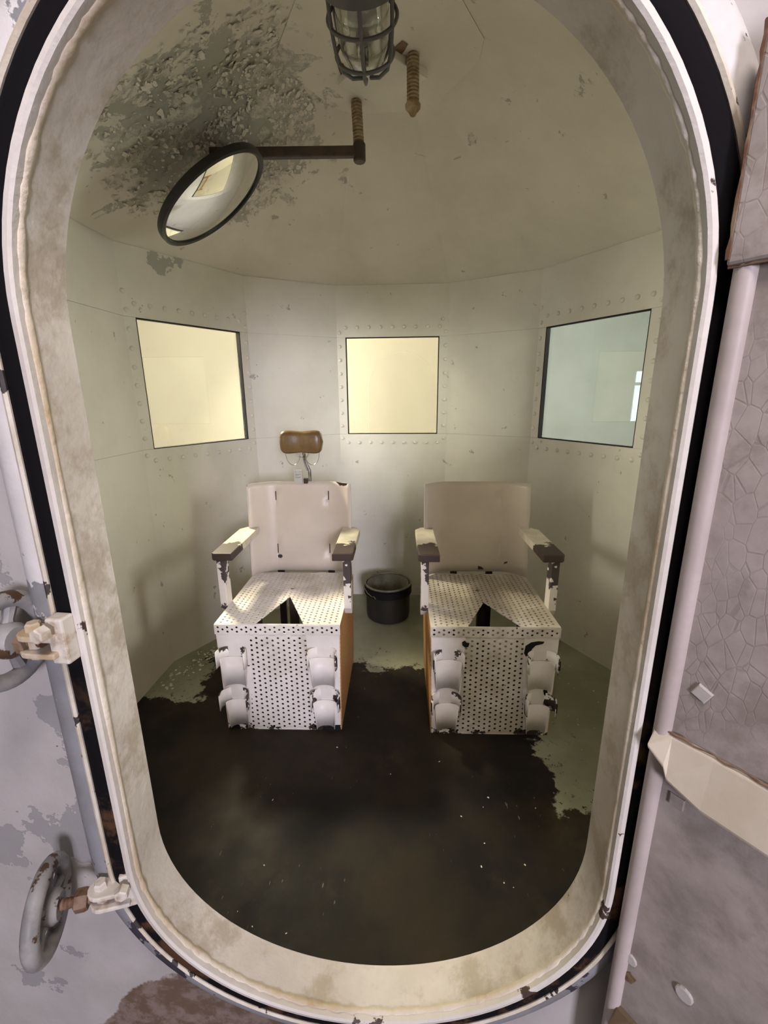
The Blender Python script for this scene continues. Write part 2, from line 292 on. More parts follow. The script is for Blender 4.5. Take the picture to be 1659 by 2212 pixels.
# ------------------------------------------------------------------ mesh builder
class B:
    def __init__(s): s.v = []; s.f = []
    def add(s, vs, fs):
        o = len(s.v); s.v += [tuple(x) for x in vs]; s.f += [tuple(i+o for i in f) for f in fs]; return s
    def box(s, x0, x1, y0, y1, z0, z1, mat=None):
        vs = [(x0,y0,z0),(x1,y0,z0),(x1,y1,z0),(x0,y1,z0),(x0,y0,z1),(x1,y0,z1),(x1,y1,z1),(x0,y1,z1)]
        if mat is not None: vs = [mat @ Vector(v) for v in vs]
        return s.add(vs, [(3,2,1,0),(4,5,6,7),(0,1,5,4),(1,2,6,5),(2,3,7,6),(3,0,4,7)])
    def prism(s, pts, ext):
        """polygon of 3-D points pushed along ext"""
        n = len(pts); e = Vector(ext); vs = [Vector(p) for p in pts] + [Vector(p) + e for p in pts]
        fs = [tuple(range(n-1, -1, -1)), tuple(range(n, 2*n))] + [(i, (i+1) % n, n+(i+1) % n, n+i) for i in range(n)]
        return s.add(vs, fs)
    def tube(s, pts, r, n=10, closed=False, cap=True):
        pts = [Vector(p) for p in pts]; k = len(pts); rs = r if isinstance(r, (list, tuple)) else [r]*k
        vs = []; up = None
        for i, p in enumerate(pts):
            a = pts[(i-1) % k] if (i > 0 or closed) else p; b = pts[(i+1) % k] if (i < k-1 or closed) else p
            d = (b-a).normalized()
            if up is None:
                up = Vector((0, 0, 1)) if abs(d.z) < 0.9 else Vector((1, 0, 0))
            up = (up - d*up.dot(d)).normalized(); sd = d.cross(up)
            for j in range(n):
                t = 2*math.pi*j/n; vs.append(p + (up*math.cos(t) + sd*math.sin(t))*rs[i])
        fs = []
        for i in range(k if closed else k-1):
            for j in range(n):
                a, b = i*n, ((i+1) % k)*n; j2 = (j+1) % n; fs.append((a+j, a+j2, b+j2, b+j))
        if cap and not closed: fs += [tuple(range(n-1, -1, -1)), tuple(range((k-1)*n, k*n))]
        return s.add(vs, fs)
    def lathe(s, prof, n=32, mat=None, cap0=False, cap1=False):
        vs = []
        for r, z in prof:
            for j in range(n):
                t = 2*math.pi*j/n; v = Vector((r*math.cos(t), r*math.sin(t), z)); vs.append(mat @ v if mat is not None else v)
        fs = []
        for i in range(len(prof)-1):
            for j in range(n):
                j2 = (j+1) % n; fs.append((i*n+j, i*n+j2, (i+1)*n+j2, (i+1)*n+j))
        if cap0: fs.append(tuple(range(n-1, -1, -1)))
        if cap1: fs.append(tuple(range((len(prof)-1)*n, len(prof)*n)))
        return s.add(vs, fs)
    def mesh(s, name, smooth=False, angle=40):
        me = bpy.data.meshes.new(name); me.from_pydata(s.v, [], s.f)
        bm = bmesh.new(); bm.from_mesh(me); bmesh.ops.recalc_face_normals(bm, faces=bm.faces); bm.to_mesh(me); bm.free()
        if smooth:
            for p in me.polygons: p.use_smooth = True
            me.set_sharp_from_angle(angle=R(angle))
        me.update(); return me
    def build(s, name, mat, parent=None, smooth=False, bevel=0, angle=40):
        me = s.mesh(name, smooth, angle); return obj(name, me, mat, parent, bevel)

def obj(name, me, mat, parent=None, bevel=0):
    o = bpy.data.objects.new(name, me); COL.objects.link(o)
    if mat is not None:
        me.materials.clear(); me.materials.append(M[mat] if isinstance(mat, str) else mat)
    if parent is not None: o.parent = parent
    if bevel:
        b = o.modifiers.new('bevel', 'BEVEL'); b.width = bevel; b.segments = 2; b.limit_method = 'ANGLE'; b.angle_limit = R(50)
    return o
def empty(name, loc=(0, 0, 0), rz=0):
    o = bpy.data.objects.new(name, None); COL.objects.link(o); o.location = loc; o.rotation_euler = (0, 0, rz); o.empty_display_size = 0.1; return o
def tag(o, label=None, cat=None, group=None, kind=None):
    if label: o['label'] = label
    if cat: o['category'] = cat
    if group: o['group'] = group
    if kind: o['kind'] = kind
    return o
def struct(o, label=None): return tag(o, label, None, None, 'structure')
def inst(src, parent, name=None, loc=None, mw=None):
    c = src.copy(); COL.objects.link(c); c.parent = parent
    if mw is not None: c.matrix_local = mw
    elif loc is not None: c.location = loc
    return c
def frame(origin, zdir, xhint=(1, 0, 0)):
    z = Vector(zdir).normalized(); x = Vector(xhint); x = (x - z*x.dot(z)).normalized(); y = z.cross(x)
    m = Matrix((x, y, z)).transposed().to_4x4(); m.translation = Vector(origin); return m

# ------------------------------------------------------------------ chamber walls
WT = 2.199                                   # top of the walls
Z0, Z1 = 1.236, 1.878                        # window bottom and top = plate seams
XC, YC = -0.103, 1.926
half = [(0.375, 3.161), (0.882, 2.869), (1.257, 2.219), (1.257, 1.634), (0.882, 0.984), (0.54, 0.690)]
PLAN = [(XC+x, y) for x, y in half] + [(XC-x, y) for x, y in half[::-1]]     # clockwise seen from above, starting back right
# order: back-right vertex ... front-right, front-left ... back-left
NV = len(PLAN)
def offset_poly(d):
    """move every wall outward by d"""
    out = []
    for i in range(NV):
        p = Vector(PLAN[i]); a = Vector(PLAN[i-1]); b = Vector(PLAN[(i+1) % NV])
        d1 = (p-a).normalized(); d2 = (b-p).normalized()
        n1 = Vector((-d1.y, d1.x)); n2 = Vector((-d2.y, d2.x))       # outward for clockwise order
        bis = (n1+n2); bis = bis/bis.length; out.append(p + bis*(d/max(0.2, bis.dot(n1))))
    return out
P0, P1, P2 = offset_poly(0.0), offset_poly(0.005), offset_poly(0.026)
names = {0: 'wall_back_right_narrow', 1: 'wall_right_back', 2: 'wall_right_narrow', 3: 'wall_right_front', 4: 'wall_front_right_narrow',
         6: 'wall_front_left_narrow', 7: 'wall_left_front', 8: 'wall_left_narrow', 9: 'wall_left_back', 10: 'wall_back_left_narrow', 11: 'wall_back'}
wlabel = {0: 'narrow cream steel wall strip between back window and right window', 1: 'cream riveted steel wall around the right window',
          2: 'narrow cream steel wall right of the right window', 3: 'cream steel wall panel right of the doorway inside',
          4: 'narrow cream steel wall just inside the doorway on the right', 6: 'narrow cream steel wall just inside the doorway on the left',
          7: 'cream steel wall panel left of the doorway inside', 8: 'narrow cream steel wall strip at far left beside the door collar',
          9: 'cream riveted steel wall around the left window', 10: 'narrow cream steel wall strip between left and back windows',
          11: 'cream riveted steel wall around the back window between the chairs'}
def seg(pa, pb, s0, s1):
    return pa + (pb-pa)*s0, pa + (pb-pa)*s1
def slab(b, inner, outer, i, s0, s1, z0, z1):
    j = (i+1) % NV
    a0, a1 = seg(inner[i], inner[j], s0, s1); b0, b1 = seg(outer[i], outer[j], s0, s1)
    vs = [(*a0, z0), (*a1, z0), (*b1, z0), (*b0, z0), (*a0, z1), (*a1, z1), (*b1, z1), (*b0, z1)]
    b.add(vs, [(0,1,2,3),(7,6,5,4),(4,5,1,0),(5,6,2,1),(6,7,3,2),(7,4,0,3)])
rb = B(); rb.lathe([(0.0125, 0), (0.0115, 0.004), (0.008, 0.0075), (0.003, 0.009), (0.0005, 0.0093)], 10, None, True, True)
RIVET = rb.mesh('rivet', True, 60); RIVET.materials.append(M['rivet'])
wall_objs = {}; wn = 0
WS0, WS1 = 0.077, 0.918                       # window span along a wide wall
for i in range(NV):
    if i == 5: continue
    j = (i+1) % NV; win = i in (1, 3, 7, 9, 11)
    bk = B()
    if win:
        slab(bk, P1, P2, i, 0, 1, 0, Z0); slab(bk, P1, P2, i, 0, 1, Z1, WT); slab(bk, P1, P2, i, 0, WS0, Z0, Z1); slab(bk, P1, P2, i, WS1, 1, Z0, Z1)
    else: slab(bk, P1, P2, i, 0, 1, 0, WT)
    w = struct(bk.build(names[i], 'wall'), wlabel[i]); wall_objs[i] = w
    g = 0.0008
    for z0, z1 in ((0, Z0-g), (Z0+g, Z1-g), (Z1+g, WT)):
        if win and z0 > Z0 and z1 < Z1:
            b1 = B(); slab(b1, P0, P1, i, 0, WS0, z0, z1); b1.build('steel_plate', 'wall', w)
            b1 = B(); slab(b1, P0, P1, i, WS1, 1, z0, z1); b1.build('steel_plate', 'wall', w)
        else:
            b1 = B(); slab(b1, P0, P1, i, 0, 1, z0, z1); b1.build('steel_plate', 'wall', w)
    if win:
        wn += 1
        pa, pb = P0[i], P0[j]; L = (pb-pa).length; d = (pb-pa)/L; nrm = Vector((d.y, -d.x))     # inward
        fr = Matrix(((d.x, 0, nrm.x, pa.x), (d.y, 0, nrm.y, pa.y), (0, 1, 0, 0), (0, 0, 0, 1)))  # local: s, z, inward
        wo = struct(empty('window_%d' % wn, (*(pa + d*L*0.5), Z0)),
              {1: 'square glass window in the right wall, pale passage beyond', 2: 'square glass window right of the doorway, on the inside',
               3: 'square glass window left of the doorway, on the inside', 4: 'square glass window in the left wall, yellow room beyond',
               5: 'square glass window in the back wall, yellow room beyond'}[wn])
        s0, s1 = WS0*L, WS1*L
        inv = Matrix.Translation(wo.location).inverted()
        fb = B()
        for x0, x1, z0, z1 in ((s0, s0+0.005, Z0, Z1), (s1-0.005, s1, Z0, Z1), (s0+0.005, s1-0.005, Z0, Z0+0.004), (s0+0.005, s1-0.005, Z1-0.004, Z1)):
            q = B(); q.box(x0, x1, z0, z1, -0.032, -0.001); q.v = [tuple(inv @ fr @ Vector(v)) for v in q.v]; q.build('frame_bar', 'black', wo)
        q = B(); q.box(s0+0.005, s1-0.005, Z0+0.004, Z1-0.004, -0.028, -0.020); q.v = [tuple(inv @ fr @ Vector(v)) for v in q.v]; q.build('pane', 'glass', wo)
        # rivets
        spots = []
        zt, zb, sl, sr = Z1+0.062, Z0-0.060, 0.018, L-0.018
        for kx in range(9):
            sx = 0.06 + (L-0.12)*kx/8; spots += [(sx, zt), (sx, zb)]
        for kz in range(9):
            zz = Z0-0.03 + (Z1-Z0+0.06)*kz/8; spots += [(sl, zz), (sr, zz)]
        spots += [(0.012, zt+0.05), (L-0.012, zt+0.05)] if i != 11 else [(L-0.04, zt+0.045)]
        if i in (3, 7): spots = []
        for sx, zz in spots:
            c = bpy.data.objects.new('rivet', RIVET); COL.objects.link(c); c.parent = w
            mw = frame(fr @ Vector((sx, zz, 0)), fr.to_3x3() @ Vector((0, 0, 1)), (0, 0, 1)); c.matrix_local = mw

# ------------------------------------------------------------------ doorway outline
DX, TZ, TR, BZ, BR = -0.074, 1.598, 0.418, 0.673, 0.365
def outline(o, n=96):
    pts = []
    h = n//2
    for k in range(h+1):
        t = math.pi*k/h; pts.append((DX + (0.42+o)*math.cos(t), TZ + (TR+o)*math.sin(t)))
    for k in range(1, 5): pts.append((DX-(0.42+o), TZ + (BZ-TZ)*k/5))
    for k in range(h+1):
        t = math.pi + math.pi*k/h; pts.append((DX + (0.42+o)*math.cos(t), BZ + (BR+o)*math.sin(t)))
    for k in range(1, 5): pts.append((DX+(0.42+o), BZ + (TZ-BZ)*k/5))
    return pts
def sweep(prof, closed=True):
    b = B(); rings = [[(x, y, z) for x, z in outline(o)] for o, y in prof]; n = len(rings[0]); k = len(prof)
    vs = [v for r in rings for v in r]; fs = []
    for i in range(k if closed else k-1):
        for j in range(n):
            a, c = i*n, ((i+1) % k)*n; j2 = (j+1) % n; fs.append((a+j, a+j2, c+j2, c+j))
    return b.add(vs, fs)
def holed_plane(name, x0, x1, z0, z1, y, th, o, mat):
    bm = bmesh.new()
    def loop(pts):
        vs = [bm.verts.new(p) for p in pts]; return [bm.edges.new((vs[i], vs[(i+1) % len(vs)])) for i in range(len(vs))]
    es = loop([(x, y, z) for x, z in outline(o)]) + loop([(x0, y, z0), (x1, y, z0), (x1, y, z1), (x0, y, z1)])
    bmesh.ops.triangle_fill(bm, use_beauty=True, edges=es)
    r = bmesh.ops.extrude_face_region(bm, geom=bm.faces[:]); bmesh.ops.translate(bm, vec=(0, th, 0), verts=[g for g in r['geom'] if isinstance(g, bmesh.types.BMVert)])
    bmesh.ops.recalc_face_normals(bm, faces=bm.faces); me = bpy.data.meshes.new(name); bm.to_mesh(me); bm.free(); return obj(name, me, mat)
struct(holed_plane('wall_front', PLAN[6][0]-0.035, PLAN[5][0]+0.035, 0.0, WT, 0.668, -0.012, 0.008, 'wall'), 'cream steel wall that holds the rounded doorway, inside face')
struct(holed_plane('wall_outer', -2.6, 2.4, 0.0, 3.2, 0.640, 0.014, 0.108, 'outer'), 'chipped white painted outer wall around the rounded doorway')

tr = struct(empty('trim_1', (0, 0, 0)), 'cream steel collar lining the rounded doorway')
sweep([(0, 0.672), (0.0, 0.600), (0.010, 0.600), (0.010, 0.672)]).build('collar_tube', 'collar', tr, True)
bd = B(); rnd = random.Random(21); pth = outline(0.001, 260); nb = len(pth); vs_ = []
for k, (x, z) in enumerate(pth):
    cx_, cz_ = x-DX, z-(TZ if z > TZ else BZ if z < BZ else z); l_ = math.hypot(cx_, cz_); ux, uz = cx_/l_, cz_/l_
    rr_ = 0.0050 + rnd.uniform(-0.0013, 0.0013)
    for q_ in range(8):
        a_ = 2*math.pi*q_/8; o_r = rr_*math.cos(a_)*0.75; vs_.append((x+ux*o_r, 0.598 + rr_*1.25*math.sin(a_), z+uz*o_r))
bd.add(vs_, [(k*8+q_, k*8+(q_+1) % 8, ((k+1) % nb)*8+(q_+1) % 8, ((k+1) % nb)*8+q_) for k in range(nb) for q_ in range(8)])
bd.build('weld_bead', 'bead', tr, True, angle=180)
sweep([(0.000, 0.594), (0.0005, 0.584), (0.004, 0.581), (0.011, 0.582), (0.014, 0.586), (0.014, 0.604), (0.002, 0.604)]).build('rim', 'rim', tr, True)
sweep([(0.014, 0.606), (0.015, 0.592), (0.020, 0.5885), (0.036, 0.5885), (0.044, 0.592), (0.045, 0.606)]).build('gasket', 'gasket', tr, True)
tr2 = struct(empty('trim_2', (0, 0, 0)), 'worn grey and white flange ring around the door gasket')
sweep([(0.045, 0.615), (0.0455, 0.591), (0.049, 0.588), (0.054, 0.591), (0.055, 0.615)]).build('flange_lip', 'lip', tr2, True)
sweep([(0.054, 0.640), (0.055, 0.602), (0.064, 0.597), (0.080, 0.598), (0.096, 0.608), (0.107, 0.622), (0.112, 0.642)]).build('flange_ring', 'flange', tr2, True)

# ------------------------------------------------------------------ ceiling
ZC = 2.67
HC = [(0.133, 2.258), (0.2215, 2.207), (0.355, 1.977)]
HC += [(0.355, 1.875), (0.2215, 1.645), (0.133, 1.594)]
TOP = [(XC+x, y) for x, y in HC] + [(XC-x, y) for x, y in HC[::-1]]
ce = struct(empty('ceiling', (XC, YC, WT)), 'cream steel faceted dome ceiling with peeling paint')
def rel(p, o): return (p[0]-o.location[0], p[1]-o.location[1], p[2]-o.location[2])
for i in range(NV):
    j = (i+1) % NV
    a, b_, c, d = (*P1[i], WT), (*P1[j], WT), (*TOP[j], ZC), (*TOP[i], ZC)
    q = B(); q.add([a, b_, c, d] + [(v[0], v[1], v[2]+0.01) for v in (a, b_, c, d)], [(0,1,2,3),(7,6,5,4),(0,4,5,1),(1,5,6,2),(2,6,7,3),(3,7,4,0)])
    o_ = q.build('ceiling_panel', 'ceiling', ce); o_.location = (-XC, -YC, -WT)
q = B(); q.prism([(*p, ZC-0.003) for p in TOP], (0, 0, 0.012)); o_ = q.build('ceiling_panel', 'ceiling', ce); o_.location = (-XC, -YC, -WT)
def ceil_z(x, y):
    best = ZC
    for i in range(NV):
        a, b_ = Vector(PLAN[i]), Vector(PLAN[(i+1) % NV]); d = (b_-a).normalized(); n = Vector((d.y, -d.x))
        di = (Vector((x, y))-a).dot(n); best = min(best, WT + di*0.5205)
    return best
fl = B(); rnd = random.Random(11); cnt = 0
while cnt < 1500:
    t = rnd.uniform(0, 6.283); rr = rnd.random()**0.6
    x, y = -0.74 + 0.46*rr*math.cos(t), 2.0 + 0.50*rr*math.sin(t)
    # clusters
    if math.sin(x*17+2)*math.cos(y*15)+0.5*math.sin(x*41+y*29) < rnd.uniform(-0.9, 0.3): continue
    z = ceil_z(x, y); e = 0.01
    if z > ZC-0.005: continue
    nx = -(ceil_z(x+e, y)-ceil_z(x-e, y))/(2*e); ny = -(ceil_z(x, y+e)-ceil_z(x, y-e))/(2*e)
    nrm = -Vector((nx, ny, 1)).normalized()
    s = rnd.uniform(0.003, 0.011)*(1.0 if rnd.random() < 0.85 else 1.8); hang = rnd.uniform(0.1, 0.9)
    mx = frame((x, y, z-0.001), nrm, (rnd.uniform(-1, 1), rnd.uniform(-1, 1), 0.1))
    w_ = s*rnd.uniform(0.5, 1.0)
    pts = [(-w_*rnd.uniform(.7, 1), -s*0.5, 0), (w_*rnd.uniform(.6, 1), -s*0.5, 0), (w_*rnd.uniform(.7, 1.1), 0, s*hang*0.5), (-w_*rnd.uniform(.7, 1.1), 0.1*s, s*hang*0.4),
           (w_*rnd.uniform(.3, .8), s*0.5, s*hang), (-w_*rnd.uniform(.3, .8), s*0.55, s*hang*1.1)]
    fl.add([mx @ Vector(p) for p in pts], [(0, 1, 2, 3), (3, 2, 4, 5)]); cnt += 1
fo = obj('paint_flakes', fl.mesh('paint_flakes'), 'flake', ce); fo.location = (-XC, -YC, -WT); fo['kind'] = 'stuff'
so = fo.modifiers.new('thick', 'SOLIDIFY'); so.thickness = 0.0008

# ------------------------------------------------------------------ floors, outer rooms
q = B(); q.prism([(*p, -0.03) for p in P1], (0, 0, 0.03)); struct(q.build('floor', 'floor'), 'dark worn chamber floor with pale paint left along the walls')
def slabobj(name, x0, x1, y0, y1, z0, z1, mat, label): q = B(); q.box(x0, x1, y0, y1, z0, z1); return struct(q.build(name, mat), label)
slabobj('floor_outer', -4, 4, -6, 6, -0.09, -0.031, 'concrete', 'brown concrete floor outside the chamber')
slabobj('wall_witness_back', -3.3, 0.75, 4.6, 4.66, -0.03, 3.0, 'yellow', 'pale yellow wall seen through the back window')
slabobj('wall_witness_left', -3.36, -3.3, 0.66, 4.66, -0.03, 3.0, 'yellow', 'pale yellow wall seen through the left window')
w6 = struct(empty('window_6', (-3.3, 2.2, 1.0)), 'bright daylight window with wire mesh in the yellow room, seen in the right pane')
q = B(); q.box(0.004, 0.010, -0.48, 0.48, 0.02, 0.78); q.build('pane', 'sky_pane', w6)
for x0, x1, z0, z1 in ((-0.50, -0.46, 0, 0.82), (0.46, 0.50, 0, 0.82), (-0.46, 0.46, 0, 0.04), (-0.46, 0.46, 0.78, 0.82), (-0.46, 0.46, 0.60, 0.64)):
    q = B(); q.box(0.004, 0.03, x0, x1, z0, z1); q.build('frame_bar', 'roof', w6)
q = B()
for k in range(-28, 44):
    for sg in (-1, 1):
        p = [(y_, 0.05 + 0.53*t_) for y_, t_ in ((0.0352*k + sg*-0.0, 0), (0.0352*k + sg*0.30, 1))]
        y0_, y1_ = p[0][0]-0.28, p[1][0]-0.28
        if abs(y0_) < 0.46 and abs(y1_) < 0.46: q.tube([(0.018, y0_, p[0][1]), (0.018, y1_, p[1][1])], 0.0022, 4)
tag(q.build('wire_mesh', 'steel', w6), kind='stuff')
slabobj('wall_partition', 0.75, 0.81, 3.30, 4.66, -0.03, 3.0, 'yellow', 'yellow partition wall behind the chamber')
slabobj('wall_passage_back', 0.81, 3.0, 4.4, 4.46, -0.03, 3.0, 'palegreen', 'pale grey green wall seen through the right window')
slabobj('wall_passage_right', 2.6, 2.66, 0.66, 4.4, -0.03, 3.0, 'palegreen', 'pale wall of the passage right of the chamber')
slabobj('ceiling_outer', -3.36, 3.0, 0.66, 4.66, 3.0, 3.06, 'roof', 'white ceiling of the rooms around the chamber')

wc_ = tag(empty('wooden_chair', (0.02, 3.92, -0.031), R(12)), 'brown wooden ladder back chair in the yellow room, reflected in the convex mirror', 'chair')
for sx in (-1, 1):
    q = B(); q.tube([(sx*0.19, -0.19, 0), (sx*0.19, -0.19, 0.45), (sx*0.185, -0.25, 1.10)], 0.020, 10); q.build('back_post', 'wood', wc_, True)
    q = B(); q.tube([(sx*0.20, 0.19, 0), (sx*0.20, 0.19, 0.46)], 0.019, 10); q.build('front_leg', 'wood', wc_, True)
    q = B(); q.tube([(sx*0.195, -0.19, 0.2), (sx*0.20, 0.19, 0.2)], 0.011, 8); q.build('stretcher', 'wood', wc_, True)
for z_ in (0.66, 0.84, 1.02):
    q = B(); q.box(-0.185, 0.185, -0.245+(1.02-z_)*0.09, -0.230+(1.02-z_)*0.09, z_-0.025, z_+0.025); q.build('back_slat', 'wood', wc_, bevel=0.004)
q = B(); q.box(-0.22, 0.22, -0.21, 0.22, 0.44, 0.47); q.build('seat', 'wood', wc_, bevel=0.008)

# bare patches on the outer wall, top left
def patch(name, pts, y, parent, mat='dark', th=-0.0012):
    q = B(); q.prism([(x, y, z) for x, z in pts], (0, th, 0)); return q.build(name, mat, parent)
wo_ = bpy.data.objects['wall_outer']
patch('bare_patch', [(-0.502, 1.913), (-0.496, 1.915), (-0.486, 1.905), (-0.481, 1.893), (-0.487, 1.884), (-0.498, 1.888), (-0.503, 1.900)], 0.640, wo_)
patch('bare_patch', [(-0.472, 1.934), (-0.462, 1.930), (-0.456, 1.936), (-0.456, 1.926), (-0.452, 1.919), (-0.457, 1.912), (-0.461, 1.924)], 0.640, wo_)
patch('bare_patch', [(-0.520, 1.866), (-0.505, 1.858), (-0.512, 1.848), (-0.522, 1.850)], 0.640, wo_)

# ------------------------------------------------------------------ open door
do = struct(empty('door_1', (0.364, 0.570, 0.0)), 'open grey steel door with crazed paint and hinge straps on the right')
do.rotation_euler = (0, 0, R(38-90))          # local x runs from the jamb edge towards the camera, local -y faces the doorway
def door_poly(w, z0, z1, r, x0=0.0):
    pts = [(x0, z0+0.10)]
    pts += [(x0+0.10-0.10*math.cos(a), z0+0.10-0.10*math.sin(a)) for a in [R(15*k) for k in range(1, 7)]]
    pts += [(w-r+r*math.sin(a), z0+r-r*math.cos(a)) for a in [R(15*k) for k in range(7)]]
    pts += [(w-r+r*math.cos(a), z1-r+r*math.sin(a)) for a in [R(15*k) for k in range(7)]]
    pts += [(x0+0.08-0.08*math.sin(a), z1-0.08+0.08*math.cos(a)) for a in [R(15*k) for k in range(7)]]
    return pts
# which local y looks at the doorway: rotate check done in world space below
dn = Vector((-math.cos(R(38)), -math.sin(R(38)), 0))          # world normal facing camera side
ly = (Matrix.Rotation(-do.rotation_euler.z, 4, 'Z') @ dn).y    # +1 or -1
q = B(); q.prism([(x, ly*-0.004, z) for x, z in door_poly(0.92, 0.17, 1.89, 0.4, 0.014)], (0, ly*-0.035, 0)); q.build('door_panel', 'door', do, bevel=0.003)
pts = door_poly(0.92, 0.17, 1.89, 0.4, 0.012)
q = B(); q.tube([(x, ly*-0.006, z) for x, z in pts], 0.0125, 12, True); q.build('edge_roll', 'door_lip', do, True)
def strap(z0, z1, x0, x1, t0, t1, mat, notch=0.03):
    q = B()
    prof = lambda x, s: [(x, ly*-0.006, z1), (x, ly*t0, z1-0.004), (x, ly*t1, z0+s), (x, ly*t1*0.9, z0+s-0.006), (x, ly*-0.006, z0+s-0.006)]
    xs = [(x0, (z1-z0)*0.72), (x0+notch*0.8, (z1-z0)*0.50), (x0+notch, (z1-z0)*0.30), (x0+notch*2.5, (z1-z0)*0.12), (x1, 0)]
    k = 5; vs = [v for x, s in xs for v in prof(x, s)]; fs = []
    for i in range(len(xs)-1):
        for j in range(k): fs.append((i*k+j, i*k+(j+1) % k, (i+1)*k+(j+1) % k, (i+1)*k+j))
    fs += [tuple(range(k)), tuple(range((len(xs)-1)*k, len(xs)*k))]
    return q.add(vs, fs).build('hinge_strap', mat, do, bevel=0.002)
strap(0.945, 1.030, 0.004, 0.55, 0.003, 0.020, 'strap')
strap(0.360, 0.455, 0.020, 0.55, 0.003, 0.022, 'strap_rust')
q = B(); q.box(-0.004, 0.55, ly*-0.012, ly*0.010, 1.636, 1.87); q.build('hinge_strap', 'door', do, bevel=0.004)
def bolt(x, z, r, n, h, rot, mat='bolt'):
    q = B(); q.lathe([(r, -0.002), (r, h*0.8), (r*0.86, h)], n, Matrix.Translation((x, ly*-0.004, z)) @ Matrix.Rotation(R(90 if ly < 0 else -90), 4, 'X') @ Matrix.Rotation(R(rot), 4, 'Z'), True, True)
    return q.build('bolt_head', mat, do)
bolt(0.050, 1.110, 0.0135, 4, 0.004, 20)
bolt(0.046, 0.925, 0.0135, 4, 0.003, 45, 'door')
bolt(0.026, 0.573, 0.0105, 12, 0.003, 0)
bolt(0.103, 0.606, 0.0125, 12, 0.004, 0)
q = B(); q.prism([(0.024, ly*-0.0025, 0.520), (0.034, ly*-0.0025, 0.524), (0.040, ly*-0.0025, 0.541), (0.030, ly*-0.0025, 0.545), (0.022, ly*-0.0025, 0.535)], (0, ly*-0.003, 0)); q.build('rust_spot', 'rust', do)
q = B(); rnd = random.Random(9); q.tube([(0.006+0.012*k, ly*0.001, 1.031+rnd.uniform(-0.0015, 0.002)) for k in range(44)], [rnd.uniform(0.001, 0.0032) for k in range(44)], 6); q.build('rust_seam', 'rust', do, True)
q = B(); q.tube([(-0.002+0.012*k, ly*0.006, 1.635+rnd.uniform(-0.001, 0.001)) for k in range(42)], [rnd.uniform(0.001, 0.003) for k in range(42)], 6); q.build('rust_seam', 'rust', do, True)
q = B(); q.tube([(-0.003, ly*0.008, 1.642+0.012*k+rnd.uniform(-0.001, 0.001)) for k in range(19)], [rnd.uniform(0.0015, 0.004) for k in range(19)], 6); q.build('rust_seam', 'rust', do, True)

# ------------------------------------------------------------------ swing clamps with handwheels on the left
def clamp(lug, wheel_c, r, lugmat, label, tilt=(0, 0, 0)):
    lug = Vector(lug); wc = Vector(wheel_c); ax = (wc-lug).normalized(); root = empty('swing_clamp', lug)
    T = Matrix.Translation(-lug)
    # lug: two ears with a rounded tip and a bolt between
    up = Vector((0, 0, 1)); fw = ax
    sd = up.cross(fw).normalized()
    for dz in (-0.017, 0.011):
        pts = []
        for k in range(9):
            a = R(-90+22.5*k); pts.append(fw*(0.012+0.022*math.cos(a)) + sd*(0.022*math.sin(a)) + up*dz)
        pts += [sd*0.022 - fw*0.035 + up*dz, -sd*0.022 - fw*0.035 + up*dz]
        q = B(); q.prism(pts, up*0.009); q.build('lug_ear', lugmat, root, bevel=0.002)
    q = B(); q.box(-0.014, 0.014, -0.012, 0.012, -0.03, 0.045, frame(-fw*0.035, up, fw)); q.build('lug_block', 'lug2', root, bevel=0.003)
    q = B(); q.lathe([(0.011, -0.026), (0.011, 0.030), (0.009, 0.033)], 6, Matrix.Translation(fw*0.012), True, True); q.build('pin_bolt', lugmat, root)
    q = B(); q.lathe([(0.012, 0.022), (0.012, 0.036), (0.010, 0.038)], 6, frame(-fw*0.033+up*0.03, sd+fw*0.1, up), True, True); q.build('hex_bolt', 'lug2', root)
    L = (wc-lug).length
    q = B(); prof = [(0.009, 0.0)]
    for k in range(14): prof += [(0.0095, 0.02+k*(L-0.01)/14), (0.0082, 0.02+(k+0.5)*(L-0.01)/14)]
    q.lathe(prof, 12, frame((0, 0, 0), ax), True, True); q.build('swing_bolt', 'rust', root, True)
    q = B(); q.lathe([(0.017, L*0.35), (0.019, L*0.40), (0.019, L*0.55), (0.014, L*0.58)], 6, frame((0, 0, 0), ax), True, True); q.build('lock_nut', 'rust', root)
    wm = frame(wc-lug, ax, (0, 0, 1))
    q = B(); q.tube([wm @ Vector((r*math.cos(t), r*math.sin(t), 0)) for t in [2*math.pi*k/40 for k in range(40)]], 0.0135, 12, True)
    wh = q.build('handwheel', 'wheel', root, True)
    q = B(); q.lathe([(0.022, -0.02), (0.028, -0.012), (0.028, 0.012), (0.02, 0.018)], 18, wm, True, True); q.build('hub', 'wheel', wh, True)
    for k in range(5):
        t = 2*math.pi*k/5+0.4
        q = B(); q.tube([wm @ Vector((rr*math.cos(t), rr*math.sin(t), 0.003)) for rr in (0.02, r*0.5, r)], [0.011, 0.008, 0.011], 8); q.build('spoke', 'wheel', wh, True)
    return tag(root, label, 'clamp', 'swing clamps with handwheels on the door frame')
clamp((-0.545, 0.585, 0.612), (-0.637, 0.552, 0.618), 0.070, 'lug2', 'lower swing clamp with peeling grey handwheel at bottom left of the frame')
clamp((-0.553, 0.575, 1.140), (-0.617, 0.580, 1.138), 0.064, 'lug', 'upper swing clamp with tan lug and handwheel cut by the left edge')

